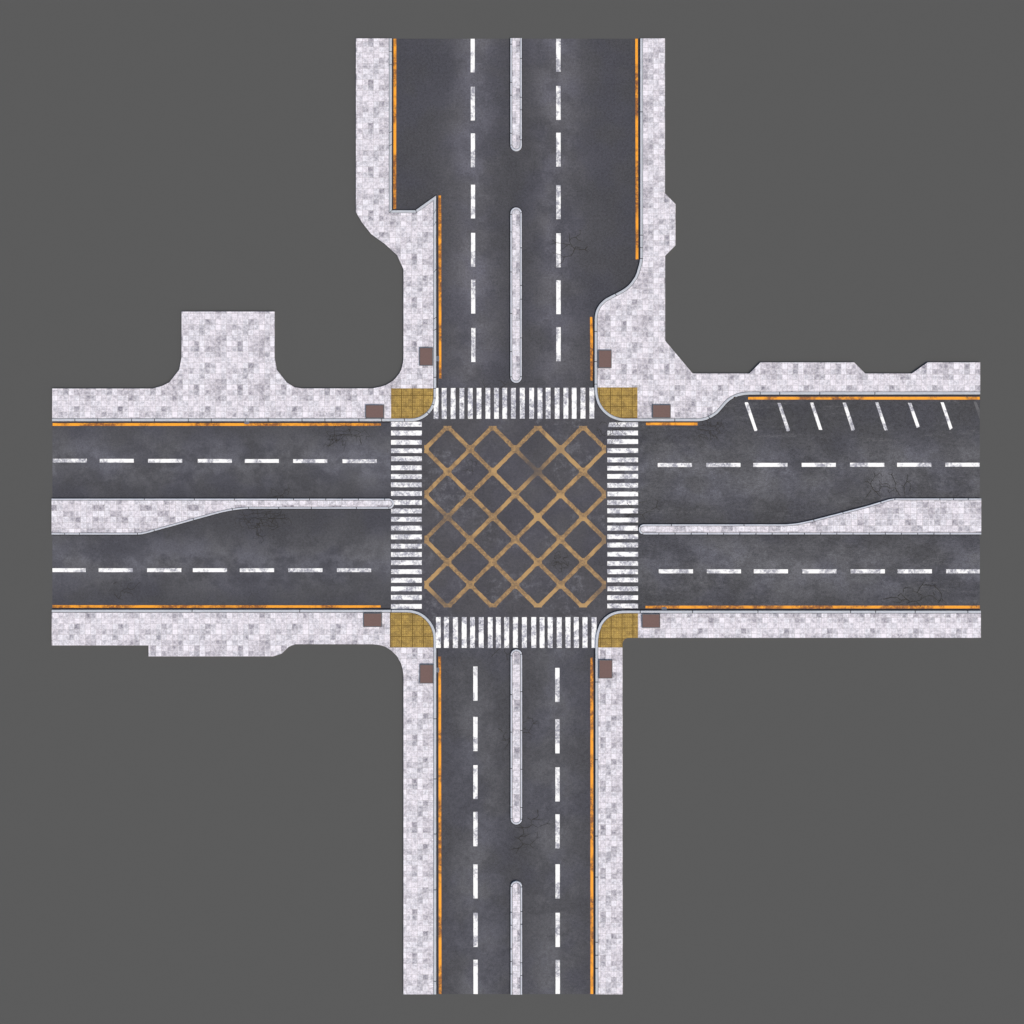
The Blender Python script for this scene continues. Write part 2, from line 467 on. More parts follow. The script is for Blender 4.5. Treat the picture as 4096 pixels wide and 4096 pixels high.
# ---------------------------------------------------------------- road: one outline, cut into the junction and four arms
inset = 4 * S
def mid(k, side): return offset(pth(k, 0), side * inset)
ring = mid(NW_K, -1) + mid(SW_K, -1) + mid(SE_K, -1) + list(reversed(mid(NE_K, 1)))
for p in ring:                                          # the asphalt stops a little short of the paving at the four open ends
    p.x = max(p.x, W(209.6, 0).x); p.x = min(p.x, W(3919.6, 0).x)
    p.y = min(p.y, W(0, 154.9).y); p.y = max(p.y, W(0, 3976.2).y)
AX, BX, AY, BY = 1562, 2498, 1550, 2594
def road_piece(rect, mat, label):
    bm = flat_poly(ring, 0)
    x0, y0, x1, y1 = rect
    for (px, py, no) in ((x0, y0, (-1, 0, 0)), (x1, y1, (1, 0, 0)), (x0, y0, (0, 1, 0)), (x1, y1, (0, -1, 0))):
        cut(bm, W(px, py, 0), no, outer=True)
    return tag(link('road', bm, mat), label, kind='structure')
R = {}
R['j'] = road_piece((AX, AY, BX, BY), M['j'], 'dark asphalt in the middle of the crossroads under the ochre grid')
R['n'] = road_piece((AX - 60, 100, BX + 150, AY), M['n'], 'asphalt of the upper road arm, with a parking bay on its left')
R['s'] = road_piece((AX, BY, BX, 4000), M['s'], 'asphalt of the lower road arm with two rows of dashes')
R['w'] = road_piece((150, AY, AX, BY), M['w'], 'asphalt of the left road arm beside the tapering island')
R['e'] = road_piece((BX, AY, 4000, BY), M['e'], 'rough asphalt of the right road arm, with slanted bay lines')

def strip(pts, d0, d1, side, mat, name, parent, z=0.004):
    p = pth(pts, z)
    a, b = offset(p, -side * d0 * S), offset(p, -side * d1 * S)
    bm = bmesh.new()
    va = [bm.verts.new(q) for q in a]; vb = [bm.verts.new(q) for q in b]
    for i in range(len(p) - 1): bm.faces.new((va[i], va[i + 1], vb[i + 1], vb[i]))
    for f in bm.faces:
        f.normal_update()
        if f.normal.z < 0: f.normal_flip()
    return link(name, bm, mat, parent)
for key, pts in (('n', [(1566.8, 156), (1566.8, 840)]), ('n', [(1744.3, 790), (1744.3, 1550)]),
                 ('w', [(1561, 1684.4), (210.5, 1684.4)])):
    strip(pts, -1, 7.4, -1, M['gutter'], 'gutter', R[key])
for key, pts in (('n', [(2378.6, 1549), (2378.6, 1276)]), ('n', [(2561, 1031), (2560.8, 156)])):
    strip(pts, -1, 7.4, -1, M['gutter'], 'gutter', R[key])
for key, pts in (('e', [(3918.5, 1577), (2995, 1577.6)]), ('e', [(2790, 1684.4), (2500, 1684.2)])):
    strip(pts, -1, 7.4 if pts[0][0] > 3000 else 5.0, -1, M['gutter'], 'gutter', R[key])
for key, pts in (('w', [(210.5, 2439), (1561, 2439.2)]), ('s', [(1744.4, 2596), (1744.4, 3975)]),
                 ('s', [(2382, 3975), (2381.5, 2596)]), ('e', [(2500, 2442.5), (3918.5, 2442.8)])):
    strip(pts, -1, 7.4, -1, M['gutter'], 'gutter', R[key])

# contact shade laid in as dark strips where the asphalt meets the kerbs
M['shade_strip'] = simple('kerb_shade', (44, 44, 48), 0.9, 0.1)
def shade_strip(pts, side, parent, w=2.6): strip(pts, -1, w, side, M['shade_strip'], 'kerb_shade', parent, 0.006)
def sub(k, test): return [p for p in k if test(p)]
shade_strip([(1566.8, 156)] + NW_K[1:5] + [(1744.4, 1549)], -1, R['n'])
shade_strip([(1744.4, 1551)] + sub(NW_K, lambda p: p[1] > 1551 and 1563 < p[0]), -1, R['j'])
shade_strip([(1561, 1684.4), (210.5, 1684.4)], -1, R['w'])
shade_strip([(2560.8, 156)] + sub(NE_K, lambda p: 160 < p[1] < 1549), 1, R['n'])
shade_strip(sub(NE_K, lambda p: p[1] > 1551 and p[0] < 2497), 1, R['j'])
shade_strip([(2499, 1684)] + sub(NE_K, lambda p: 2499 < p[0] < 3900 and p[1] > 1500) + [(3918.5, 1577)], 1, R['e'])
shade_strip([(210.5, 2439), (1561, 2439.1)], -1, R['w'])
shade_strip([(1563, 2439.1)] + sub(SW_K, lambda p: p[0] > 1564 and p[1] < 2590) + [(1744.4, 2593)], -1, R['j'])
shade_strip([(1744.4, 2595), (1744.4, 3975)], -1, R['s'])
shade_strip([(2382, 3975), (2381.5, 2595)], -1, R['s'])
shade_strip([(2381.5, 2593)] + sub(SE_K, lambda p: 2384 < p[0] < 2497 and p[1] < 2590), -1, R['j'])
shade_strip([(2499, 2442.5), (3918.5, 2442.8)], -1, R['e'])

# ---------------------------------------------------------------- cracks
def ribbon(bm, pts, w0, w1, z):
    p = [W(x, y, z) for x, y in pts]
    n = len(p)
    if n < 2: return
    L, Rr = [], []
    for i in range(n):
        d = (p[min(i + 1, n - 1)] - p[max(i - 1, 0)]).to_2d()
        if d.length < 1e-6: return
        d.normalize()
        w = (w0 + (w1 - w0) * i / (n - 1)) * S / 2
        L.append(bm.verts.new((p[i].x - d.y * w, p[i].y + d.x * w, z))); Rr.append(bm.verts.new((p[i].x + d.y * w, p[i].y - d.x * w, z)))
    for i in range(n - 1):
        f = bm.faces.new((Rr[i], Rr[i + 1], L[i + 1], L[i])); f.normal_update()
        if f.normal.z < 0: f.normal_flip()

def wiggle(a, b, amp, rnd, n=4):
    out = [a]
    for i in range(1, n):
        t = i / n
        out.append((a[0] + (b[0] - a[0]) * t + rnd.uniform(-amp, amp), a[1] + (b[1] - a[1]) * t + rnd.uniform(-amp, amp)))
    return out + [b]

def crack(parent, cx, cy, rx, ry, cell, keep, arms, seed, wid=1.9, zlim=None):
    rnd = random.Random(seed)
    bm = bmesh.new()
    z = [0.012]
    def zz():
        z[0] += 0.00004; return z[0]
    # honeycomb of broken asphalt, two sizes laid over each other where it is dense
    for lay, cell in enumerate([cell, cell * 1.45] if keep > 0.5 else [cell]):
      pts = {}
      nx, ny = int(rx / cell) + 2, int(ry / cell) + 2
      for i in range(-nx, nx + 1):
          for j in range(-ny, ny + 1):
              pts[i, j] = (cx + (i + (0.3 if (j + i) % 2 else -0.1)) * cell + rnd.uniform(-.32, .32) * cell,
                           cy + j * cell * 0.95 + rnd.uniform(-.32, .32) * cell)
      def r(p): return math.hypot((p[0] - cx) / rx, (p[1] - cy) / ry)
      for (i, j), p in pts.items():
          nb = [(i + 1, j)] + ([(i, j + 1)] if (i + j) % 2 == 0 else [])
          for q in nb:
              if q in pts:
                  q = pts[q]
                  rr = max(r(p), r(q))
                  if rr < 1 and rnd.random() < keep * (1.15 - 0.6 * rr):
                      ribbon(bm, wiggle(p, q, cell * 0.10, rnd), wid * rnd.uniform(.5, .95), wid * rnd.uniform(.4, .85), zz())
    # branching arms
    def grow(x, y, a, n, w, depth):
        path = [(x, y)]
        for k in range(n):
            a += rnd.uniform(-0.6, 0.6)
            st = rnd.uniform(6, 12)
            x += math.cos(a) * st; y += math.sin(a) * st
            path.append((x, y))
            if depth < 2 and rnd.random() < 0.3:
                grow(x, y, a + rnd.choice((-1, 1)) * rnd.uniform(0.6, 1.2), max(2, n // 2), w * 0.75, depth + 1)
        ribbon(bm, path, w, 0.6, zz())
    for k in range(arms):
        a = 2 * math.pi * (k + rnd.uniform(-.3, .3)) / arms
        q = rnd.uniform(0.05, 0.55)
        grow(cx + math.cos(a) * rx * q, cy + math.sin(a) * ry * q, a, max(3, int((rx + ry) / 2 * (1.05 - q) / 9)), wid, 0)
    return link('crack', bm, M['crack'], parent)

def traced(parent, ox, oy, k, lines, wid, seed):
    """one crack system followed line by line, with small twigs along it"""
    rnd = random.Random(seed)
    bm = bmesh.new(); z = 0.012
    for ln in lines:
        p = [(ox + x / k, oy + y / k) for x, y in ln]
        out = [p[0]]
        for a, b in zip(p, p[1:]):
            n = max(2, int(math.hypot(b[0] - a[0], b[1] - a[1]) / 6))
            out += wiggle(a, b, 1.1, rnd, n)[1:]
        z += 0.00005
        ribbon(bm, out, wid, wid * 0.45, z)
        for q0, q1 in zip(out, out[1:]):
            if rnd.random() < 0.16:
                a = math.atan2(q1[1] - q0[1], q1[0] - q0[0]) + rnd.choice((-1, 1)) * rnd.uniform(.7, 1.3)
                m = rnd.uniform(5, 12)
                z += 0.00005
                ribbon(bm, [q0, (q0[0] + math.cos(a) * m * .5 + rnd.uniform(-1, 1), q0[1] + math.sin(a) * m * .5 + rnd.uniform(-1, 1)),
                            (q0[0] + math.cos(a) * m, q0[1] + math.sin(a) * m)], wid * .6, .4, z)
    return link('crack', bm, M['crack'], parent)

crack(R['w'], 1385, 1742, 105, 50, 19, 0.72, 5, 1, 1.6)
crack(R['w'], 1050, 2075, 125, 46, 19, 0.78, 6, 2, 1.6)
crack(R['w'], 1130, 1982, 60, 20, 17, 0.6, 5, 3, 1.5)
crack(R['j'], 2445, 1718, 80, 46, 22, 0.6, 6, 7, 1.5)
crack(R['e'], 2842, 1722, 58, 46, 16, 0.85, 6, 9, 1.6)
crack(R['j'], 1885, 1868, 32, 30, 17, 0.6, 5, 12, 1.3)
crack(R['j'], 2238, 2245, 48, 46, 16, 0.8, 6, 13, 1.4)
traced(R['n'], 2100, 800, 2.76, [[(690, 515), (660, 548), (550, 540), (515, 510), (490, 450), (510, 420), (560, 410), (610, 375), (615, 325)],
    [(490, 450), (495, 400), (485, 350)], [(550, 540), (512, 615), (430, 630), (380, 600), (300, 580)], [(550, 540), (560, 515), (610, 530)],
    [(500, 492), (440, 487), (345, 470), (290, 430)], [(345, 470), (280, 490)], [(470, 500), (430, 530), (385, 560)],
    [(560, 410), (590, 445), (622, 452)], [(430, 630), (420, 680), (330, 750)], [(660, 548), (705, 568)]], 2.3, 21)
traced(R['e'], 3250, 1400, 2.76, [[(580, 1450), (610, 1450), (640, 1475), (690, 1390), (750, 1355), (775, 1400)], [(690, 1390), (675, 1345)],
    [(640, 1475), (665, 1535), (690, 1560), (735, 1560), (760, 1505), (820, 1505), (850, 1530), (910, 1520), (920, 1480), (930, 1465), (960, 1470)],
    [(920, 1480), (890, 1405), (870, 1380), (835, 1360)], [(870, 1380), (885, 1355)], [(690, 1560), (755, 1620)], [(645, 1550), (580, 1640)],
    [(910, 1520), (970, 1615)], [(760, 1480), (820, 1475), (855, 1500), (850, 1530)], [(740, 1440), (750, 1500), (735, 1530)],
    [(830, 1540), (845, 1575), (900, 1540)], [(980, 1490), (1005, 1505), (1040, 1455), (1085, 1475), (1085, 1530), (1120, 1555), (1150, 1570)],
    [(1040, 1455), (1100, 1445)], [(1040, 1455), (1050, 1370)], [(1085, 1530), (1060, 1575)], [(1015, 1510), (1010, 1560), (1025, 1630)]], 2.3, 22)
traced(R['e'], 3250, 1950, 2.76, [[(780, 1230), (830, 1225), (860, 1215), (935, 1215), (985, 1250), (965, 1275), (885, 1260)],
    [(940, 1200), (980, 1170), (1035, 1230), (1075, 1265), (1190, 1245), (1215, 1190), (1160, 1160), (1095, 1140)],
    [(1160, 1160), (1180, 1110), (1210, 1075), (1300, 1080), (1350, 1090), (1425, 1170), (1415, 1240), (1380, 1245), (1330, 1200), (1280, 1190), (1215, 1220), (1190, 1245)],
    [(1210, 1075), (1250, 1015)], [(1000, 1160), (1005, 1120), (1040, 1105), (1060, 1095)], [(985, 1240), (1060, 1240)], [(1075, 1265), (1040, 1285)],
    [(1150, 1265), (1200, 1320)], [(1425, 1225), (1480, 1280)], [(1330, 1150), (1350, 1195)], [(1415, 1240), (1385, 1275)], [(1350, 1090), (1355, 1065)]], 2.4, 23)
traced(R['s'], 2000, 2900, 3.513, [[(525, 1190), (540, 1270), (520, 1300), (450, 1325), (435, 1370), (455, 1400), (530, 1440), (660, 1385), (700, 1330)],
    [(450, 1325), (600, 1330)], [(435, 1340), (385, 1300)], [(455, 1400), (390, 1440), (340, 1445), (270, 1400)], [(340, 1445), (215, 1440)],
    [(310, 1440), (330, 1490), (335, 1530), (280, 1570), (265, 1600), (325, 1670), (425, 1685), (520, 1590), (580, 1575)],
    [(280, 1570), (370, 1555), (420, 1530)], [(265, 1600), (190, 1555)], [(325, 1670), (270, 1730), (190, 1735), (150, 1760)],
    [(270, 1730), (215, 1810)], [(520, 1590), (530, 1520), (480, 1500)], [(660, 1385), (705, 1390)], [(425, 1685), (460, 1730)]], 1.9, 24)
traced(R['s'], 1580, 2900, 3.513, [[(1620, 185), (1555, 215), (1520, 160), (1565, 95)], [(1555, 215), (1475, 210)], [(1450, 50), (1500, 75), (1515, 100)],
    [(1615, 220), (1580, 280), (1530, 345)], [(1620, 30), (1580, 50)]], 1.8, 25)
traced(R['s'], 2050, 2350, 3.22, [[(130, 1870), (205, 1865), (265, 1750), (320, 1715)], [(130, 1820), (200, 1830)], [(265, 1750), (325, 1755)],
    [(205, 1865), (250, 1900)], [(190, 1680), (255, 1685), (265, 1740)], [(130, 1740), (190, 1720)]], 1.8, 26)
traced(R['e'], 2500, 1950, 2.76, [[(0, 330), (80, 290), (190, 300), (345, 215), (400, 210)], [(345, 215), (365, 150), (305, 105)], [(345, 215), (385, 255)],
    [(190, 300), (215, 340), (210, 370)], [(145, 165), (190, 160), (245, 150)], [(70, 25), (160, 60), (155, 120)], [(20, 170), (70, 230), (75, 170)]], 1.9, 27)
traced(R['w'], 180, 1900, 2.76, [[(765, 1310), (810, 1365), (840, 1330), (835, 1290), (910, 1245), (925, 1200), (975, 1190)], [(810, 1365), (865, 1375)],
    [(910, 1245), (940, 1265), (985, 1250), (1030, 1195), (1055, 1180)], [(875, 1300), (890, 1290), (960, 1310), (970, 1330)],
    [(755, 1200), (775, 1190), (790, 1180)], [(930, 1140), (950, 1170)]], 1.9, 28)
traced(R['n'], 1450, 1350, 3.22, [[(1560, 710), (1580, 640), (1670, 580)], [(1580, 640), (1545, 580), (1570, 520)], [(1770, 660), (1840, 605), (1910, 600)],
    [(1840, 605), (1790, 560), (1735, 545)]], 1.6, 29)
traced(R['j'], 1500, 2350, 3.22, [[(1500, 890), (1590, 800), (1545, 810), (1530, 770), (1600, 765)], [(1740, 850), (1700, 865), (1665, 820), (1675, 780), (1775, 690)],
    [(1690, 870), (1705, 940)], [(1590, 800), (1620, 780)]], 1.8, 30)

# ---------------------------------------------------------------- sidewalks
def sidewalk(k, o, side, regions, joints, label):
    kp = pth(k, 0.15)
    inner = offset(pth(k, 0.145), side * 11.4 * S)
    outer = pth(o, 0.145)
    # ends: make the inner line finish level with the outer one
    ring = inner + outer
    s = link('sidewalk', slab_mesh(ring, 0.145, regions), M['paving'])
    tag(s, label, kind='structure')
    kb = link('kerb', kerb_mesh(kp, 9.6 * S, side, joints), [M['kerb'], M['bed']], s)
    return s, inner, ring

T = 21.78
pn = pth(NW_K, .15)
Lnw = plen(pn)
west_start = plen(pn[:-1])
j_nw = [16, 18.9, 52 * S, 104 * S, 371 * S, 423 * S, 687 * S] 
j_nw = [52 * S, 104 * S, 371 * S, 423 * S]
base_s = (840.6 - 153.5) * S
j_nw += [base_s, base_s + 94.8 * S]
b2 = plen(pn[:4])
j_nw += [b2 + d * S for d in (56, 104, 295, 486, 533, 725, 770, 809)]
corner = plen(pn[:5])
j_nw += [corner + d * S for d in (38, 80)]
j_nw += [Lnw - (x - 208.3) * S for x in (298.8, 390, 525.5, 617, 752, 843.5, 979, 1070.5, 1206, 1297.5, 1433, 1524, 1615)]
nw, nw_in, nw_ring = sidewalk(NW_K, NW_O, -1, [(None, 949.4, 1363.6, T)], j_nw,
                      'pale stone sidewalk at the upper left corner with a square plaza stub')
pn = pth(NE_K, .15); Lne = plen(pn)
j_ne = [d * S for d in (293, 785, 835, 878, 1060, 1250, 1370, 1460)] + [plen(pn[:33]) + d * S for d in (205, 345)] + \
       [Lne - d * S for d in (420, 640, 800, 878)]
ne, ne_in, ne_ring = sidewalk(NE_K, NE_O, 1, [(None, 2656.4, 940.2, 21.45)], j_ne,
                      'pale stone sidewalk at the upper right corner beside the slanted bays')
pn = pth(SW_K, .15); Lsw = plen(pn)
j_sw = [d * S for d in (560, 990, 1355)] + [Lsw - d * S for d in (52, 417, 640, 860, 1100)]
sw, sw_in, sw_ring = sidewalk(SW_K, SW_O, -1, [((100, 2300, 1560, 4100), 1647.6, 2407.6, T), ((1560, 2300, 1900, 4100), 1647.6, 2591.3, T)], j_sw,
                      'pale stone sidewalk at the lower left corner beside the long kerb')
pn = pth(SE_K, .15); Lse = plen(pn)
j_se = [d * S for d in (104, 156, 208, 468, 632, 937, 1247)] + [Lse - d * S for d in (52, 262, 420, 520, 890, 1151, 1360)]
se, se_in, se_ring = sidewalk(SE_K, SE_O, -1, [((2300, 2300, 2552, 4100), 2401.2, 2600.3, 21.8), ((2552, 2300, 4100, 2700), 2747.6, 2427, 21.55)], j_se,
                      'narrow pale stone sidewalk at the lower right corner, square inner edge')
# small rusty patch in the kerb of the upper right sidewalk
link('rusty_patch', quad_bm([(2933, 1590), (2941, 1585.6), (2942, 1588.6), (2935, 1592.2)], 0.1535), M['rust'], ne)

# ---------------------------------------------------------------- tactile paving
def tactile(ring, rect, x0, y0, label):
    z = 0.151
    t = 43.5
    x_0, y_0, x_1, y_1 = rect
    bm = bmesh.new()
    src = slab_mesh(ring, z, [(rect, x0, y0, t)], lift_walls=False)
    # domes
    uvl = src.loops.layers.uv['slab']
    s = S * (1 - z / H)
    fs = [(f, [v.co.to_2d() for v in f.verts]) for f in src.faces]
    from mathutils.geometry import intersect_point_tri_2d, tessellate_polygon
    d = t / 6
    i0, i1 = math.floor((x_0 - x0) / d), math.ceil((x_1 - x0) / d)
    j0, j1 = math.floor((y_0 - y0) / d), math.ceil((y_1 - y0) / d)
    def inside(p):
        c = False; n = len(ring)
        for a in range(n):
            q, r = ring[a], ring[(a + 1) % n]
            if (q.y > p.y) != (r.y > p.y) and p.x < (r.x - q.x) * (p.y - q.y) / (r.y - q.y) + q.x: c = not c
        return c
    for i in range(i0, i1):
        for j in range(j0, j1):
            px, py = x0 + (i + .5) * d, y0 + (j + .5) * d
            if not (x_0 + 3 < px < x_1 - 3 and y_0 + 3 < py < y_1 - 3): continue
            p = W(px, py, z)
            if not all(inside(p + Vector((dx, dy, 0))) for dx in (-.06, .06) for dy in (-.06, .06)): continue
            lo = [src.verts.new((p.x + .045 * math.cos(a), p.y + .045 * math.sin(a), z + .0005)) for a in [k * math.pi / 3 for k in range(6)]]
            hi = [src.verts.new((p.x + .026 * math.cos(a), p.y + .026 * math.sin(a), z + .018)) for a in [k * math.pi / 3 for k in range(6)]]
            faces = [src.faces.new(hi)] + [src.faces.new((lo[k], lo[(k + 1) % 6], hi[(k + 1) % 6], hi[k])) for k in range(6)]
            for f in faces:
                for l in f.loops: l[uvl].uv = ((l.vert.co.x / s + 2048 - x0) / t, (2048 - l.vert.co.y / s - y0) / t)
                f.material_index = 1
    o = link('tactile_paving', src, [M['tactile'], M['stud']])
    return tag(o, label, 'tactile paving', 'ochre tactile paving at the four corners')
tactile(nw_ring, (1564.3, 1553.4, 1760, 1720), 1562, 1581, 'ochre studded paving at the upper left corner of the crossroads')
tactile(ne_ring, (2360, 1549.7, 2550, 1720), 2398, 1583.3, 'ochre studded paving at the upper right corner, beside the widest paving')
tactile(sw_ring, (1559.6, 2400, 1760, 2589.8), 1562.5, 2503, 'ochre studded paving at the lower left corner of the crossroads')
tactile(se_ring, (2360, 2400, 2552, 2590), 2401, 2511.5, 'ochre studded paving at the lower right corner, with a notch cut out')

# ---------------------------------------------------------------- traffic islands
def island(path, regions, joints, closed_end, label, group=None):
    """path: outer edge of the island, travelled with the island on the left; open at the scene edge or closed"""
    kp = pth(path, 0.15)
    c = sum((Vector((p.x, p.y, 0)) for p in kp), Vector()) / len(kp)
    e = empty('traffic_island', c); tag(e, label, 'traffic island', group)
    if closed_end:                         # closed loop: start in the middle of a straight
        loop = kp + [kp[0].copy()]
        ring = offset(pth(path + [path[0]], 0.145), 8.1 * S)
        # repair the seam: both end offsets use the straight's own normal, so they coincide
        ring = ring[:-1]
        link('kerb', kerb_mesh(loop, 6.4 * S, 1, joints), [M['kerb2'], M['bed']], e)
    else:
        ring = offset(pth(path, 0.145), 8.1 * S)
        link('kerb', kerb_mesh(kp, 6.4 * S, 1, joints), [M['kerb2'], M['bed']], e)
    link('paving', slab_mesh(ring, 0.145, regions), M['paving'], e)
    full = path + [path[0]] if closed_end else path
    if not closed_end:           # stop short of the open road end
        lim = lambda p: (min(max(p[0], 210.5), 3918.5), min(max(p[1], 156), 3975))
        full = [lim(p) for p in full]
    strip(full, -1.5, 2.8, 1, M['shade_strip'], 'kerb_shade', e, 0.0062)  # dark band painted as contact shade around the island kerb
    return e
def hb(cx, cy, r, a0, a1, n=12): return arcp(cx, cy, r, a0, a1, n)
xl, xr = 2041.2, 2087.4
xc, r = (xl + xr) / 2, (xr - xl) / 2
gi = 'narrow straight traffic islands'
# travel anticlockwise seen from above (island on the left)
island([(xl, 152.3), (xl, 579)] + hb(xc, 580, r, 180, 360)[1:-1] + [(xr, 579), (xr, 152.3)],
       [(None, 2063.5, 163, 23.6)], [d * S for d in (24, 177, 228, 380, 427, 520, 640, 690, 845)], False,
       'topmost paved island, its round end towards the crossroads', gi)
island([(xl, 1200), (xl, 1507)] + hb(xc, 1507.6, r, 180, 360)[1:-1] + [(xr, 1507), (xr, 852)] + hb(xc, 852.5, r, 0, 180)[1:-1] + [(xl, 853)],
       [(None, 2063.5, 857, 23.65)], [d * S for d in (2, 54, 206, 307, 380, 535, 690, 745, 895, 1035, 1110, 1180, 1340)], True,
       'paved island with two round ends in the upper road, above the crossing', gi)
xl, xr = 2042.2, 2088.6; xc, r = (xl + xr) / 2, (xr - xl) / 2
island([(xl, 2950), (xl, 3275)] + hb(xc, 3275.3, r, 180, 360)[1:-1] + [(xr, 3275), (xr, 2621)] + hb(xc, 2621, r, 0, 180)[1:-1] + [(xl, 2621.6)],
       [(None, 2056, 2610.5, 23.6)], [d * S for d in (124, 278, 325, 395, 442, 595, 750, 905, 1055, 1125, 1280, 1430)], True,
       'paved island with two round ends in the lower road, below the crossing', gi)
island([(xr, 3978.6), (xr, 3548)] + hb(xc, 3548, r, 0, 180)[1:-1] + [(xl, 3548), (xl, 3978.6)],
       [(None, 2068.5, 3531, 23.65)], [d * S for d in (76, 127, 281, 332, 430, 500, 603, 655, 750, 800, 850)], False,
       'lowest paved island, its round end pointing up', gi)
# left splitter
island([(206.2, 2138.3), (549.6, 2138.3), (565, 2137.2), (590, 2131.8), (616.6, 2123.8), (701.7, 2100.6), (774, 2080), (850, 2058.8),
        (886, 2049.3), (922.5, 2042), (958.7, 2037), (987.7, 2034.9), (1556, 2034.9)] + hb(1555.4, 2014.6, 20.3, -84, 84, 12) +
       [(1556, 1994.2), (206.2, 1994.2)],
       [(None, 204.4, 2019.4, 23.69, 1)], [d * S for d in (52, 111, 343, 412, 575, 735, 800, 920, 1050, 1230, 1360, 1440, 1545, 1610, 1675, 1740, 1804, 1868, 2040, 2200, 2400)], False,
       'paved island in the left road, widening towards the outer end', 'tapering traffic islands')
island([(3925, 1993.4), (3578, 1993.4), (3558, 1996.4), (3467.4, 2023.8), (3355, 2053.2), (3250, 2080.2), (3200, 2090.8), (3170, 2095), (3141.3, 2097), (2575, 2097.1)] +
       hb(2575.4, 2117.4, 20.3, 96, 264, 12) + [(2575, 2137.7), (3925, 2137.6)],
       [(None, 3334.8, 2125.6, 23.7, 2)], [d * S for d in (52, 110, 165, 345, 403, 560, 680, 960, 1250, 1380)] + [S * (1355 + 64 + 64.6 * i) for i in range(0, 20)], False,
       'paved island in the right road, widening towards the outer end', 'tapering traffic islands')

# ---------------------------------------------------------------- painted markings
Z = 0.008
def bars(name, rects, mat, part, label, cat, group, jit=0.5):
    xs = [r[0] for r in rects] + [r[2] for r in rects]; ys = [r[1] for r in rects] + [r[3] for r in rects]
    e = empty(name, W((min(xs) + max(xs)) / 2, (min(ys) + max(ys)) / 2, 0)); tag(e, label, cat, group)
    for r in rects: link(part, rect_bm(*r, Z, jit), mat, e)
    return e
def single(name, rect, mat, label, cat, group, jit=0.3):
    return tag(link(name, rect_bm(*rect, Z, jit, 14), mat), label, cat, group)

gz = 'zebra crossings of the crossroads'
zn = [(1734.8, 1753.7), (1766.8, 1786.6), (1802.8, 1822), (1838.2, 1857), (1871.7, 1891), (1906.5, 1925.5), (1942, 1961), (1976.4, 1995.2),
      (2009.6, 2028.3), (2043.8, 2063), (2079.5, 2099), (2117, 2136), (2150.3, 2169.6), (2183, 2202), (2219, 2238), (2253.7, 2273.3), (2287.3, 2306.2),
      (2322, 2341.6), (2357.8, 2377.3)]
bars('zebra_crossing', [(a, 1552 - i * 0.06, b, 1675.6 - i * 0.06) for i, (a, b) in enumerate(zn)], M['zebra'], 'stripe',
     'white zebra crossing of upright bars across the upper road', 'crosswalk', gz)
zs = [(1744.2, 1763), (1776, 1795.7), (1811.8, 1831.7), (1846.9, 1866.5), (1880.7, 1899.7), (1915, 1934.5), (1951.6, 1970.8), (1983.5, 2003.4),
      (2017, 2036.3), (2052, 2071.7), (2087.6, 2107), (2125, 2144.7), (2158.7, 2178), (2191, 2210.9), (2227, 2247), (2262, 2282), (2295.6, 2315),
      (2330, 2350), (2366.5, 2386)]
bars('zebra_crossing', [(a, 2468.4, b, 2591.6) for a, b in zs], M['zebra'], 'stripe',
     'white zebra crossing of upright bars across the lower road', 'crosswalk', gz)
zw = [(1687, 1706.5), (1722.4, 1742), (1760, 1779), (1793.8, 1812), (1825.5, 1844.7), (1861.8, 1881), (1896.9, 1915.8), (1929.8, 1948.8),
      (1964.4, 1983.5), (2000.3, 2019.4), (2034.3, 2053.4), (2067.8, 2086.5), (2102.8, 2121.9), (2138.2, 2157.3), (2175.4, 2194), (2208.5, 2227.6),
      (2241, 2260), (2277, 2296), (2311.5, 2331), (2346, 2364.6), (2380, 2399.5), (2416.3, 2435)]
bars('zebra_crossing', [(1564.2, a, 1687.2, b) for a, b in zw], M['zebra'], 'stripe',
     'white zebra crossing of level bars across the left road', 'crosswalk', gz)
ze = [(1722.4, 1741.3), (1756.8, 1776), (1792.9, 1811.8), (1830, 1849), (1864, 1882), (1896, 1915), (1932, 1950.6), (1966.8, 1985), (2000, 2019.4),
      (2033.4, 2053.4), (2070.6, 2089.3), (2102.8, 2122.4), (2137.3, 2156), (2170.3, 2189.4), (2207.6, 2226.7), (2244.4, 2263), (2277.5, 2296.6),
      (2310.5, 2329), (2345.5, 2364.6), (2380.9, 2400), (2414.4, 2433)]
e = bars('zebra_crossing', [(2429.2, a, 2552.2, b) for a, b in ze], M['zebra'], 'stripe',
         'white zebra crossing of level bars across the right road', 'crosswalk', gz)
link('stripe', quad_bm([(2438, 1690), (2552, 1689), (2552, 1708), (2431.5, 1708)], Z), M['zebra'], e)

gl = 'dashed white lane lines'
def dashes(vertical, c, spans, w, label):
    rects = []
    for i, s in enumerate(spans):
        cc = c[0] + (c[1] - c[0]) * i / (len(spans) - 1)
        rects.append((cc - w / 2, s[0], cc + w / 2, s[1]) if vertical else (s[0], cc - w / 2, s[1], cc + w / 2))
    bars('lane_line', rects, M['dash'], 'dash', label, 'lane line', gl, 0.2)
dashes(True, (1890.8, 1893.3), [(155, 289.4), (346.7, 481.8), (533.3, 669), (738.7, 873.9), (931.2, 1067), (1118.5, 1254.3), (1312, 1448.2)], 16.6,
       'row of white dashes in the upper road, left of the islands')
dashes(True, (2233.5, 2234), [(155, 286.9), (343.8, 479.3), (530.7, 666.6), (740.5, 876.4), (933, 1069.2), (1120.7, 1256.5), (1308.7, 1445)], 18,
       'row of white dashes in the upper road, right of the islands')
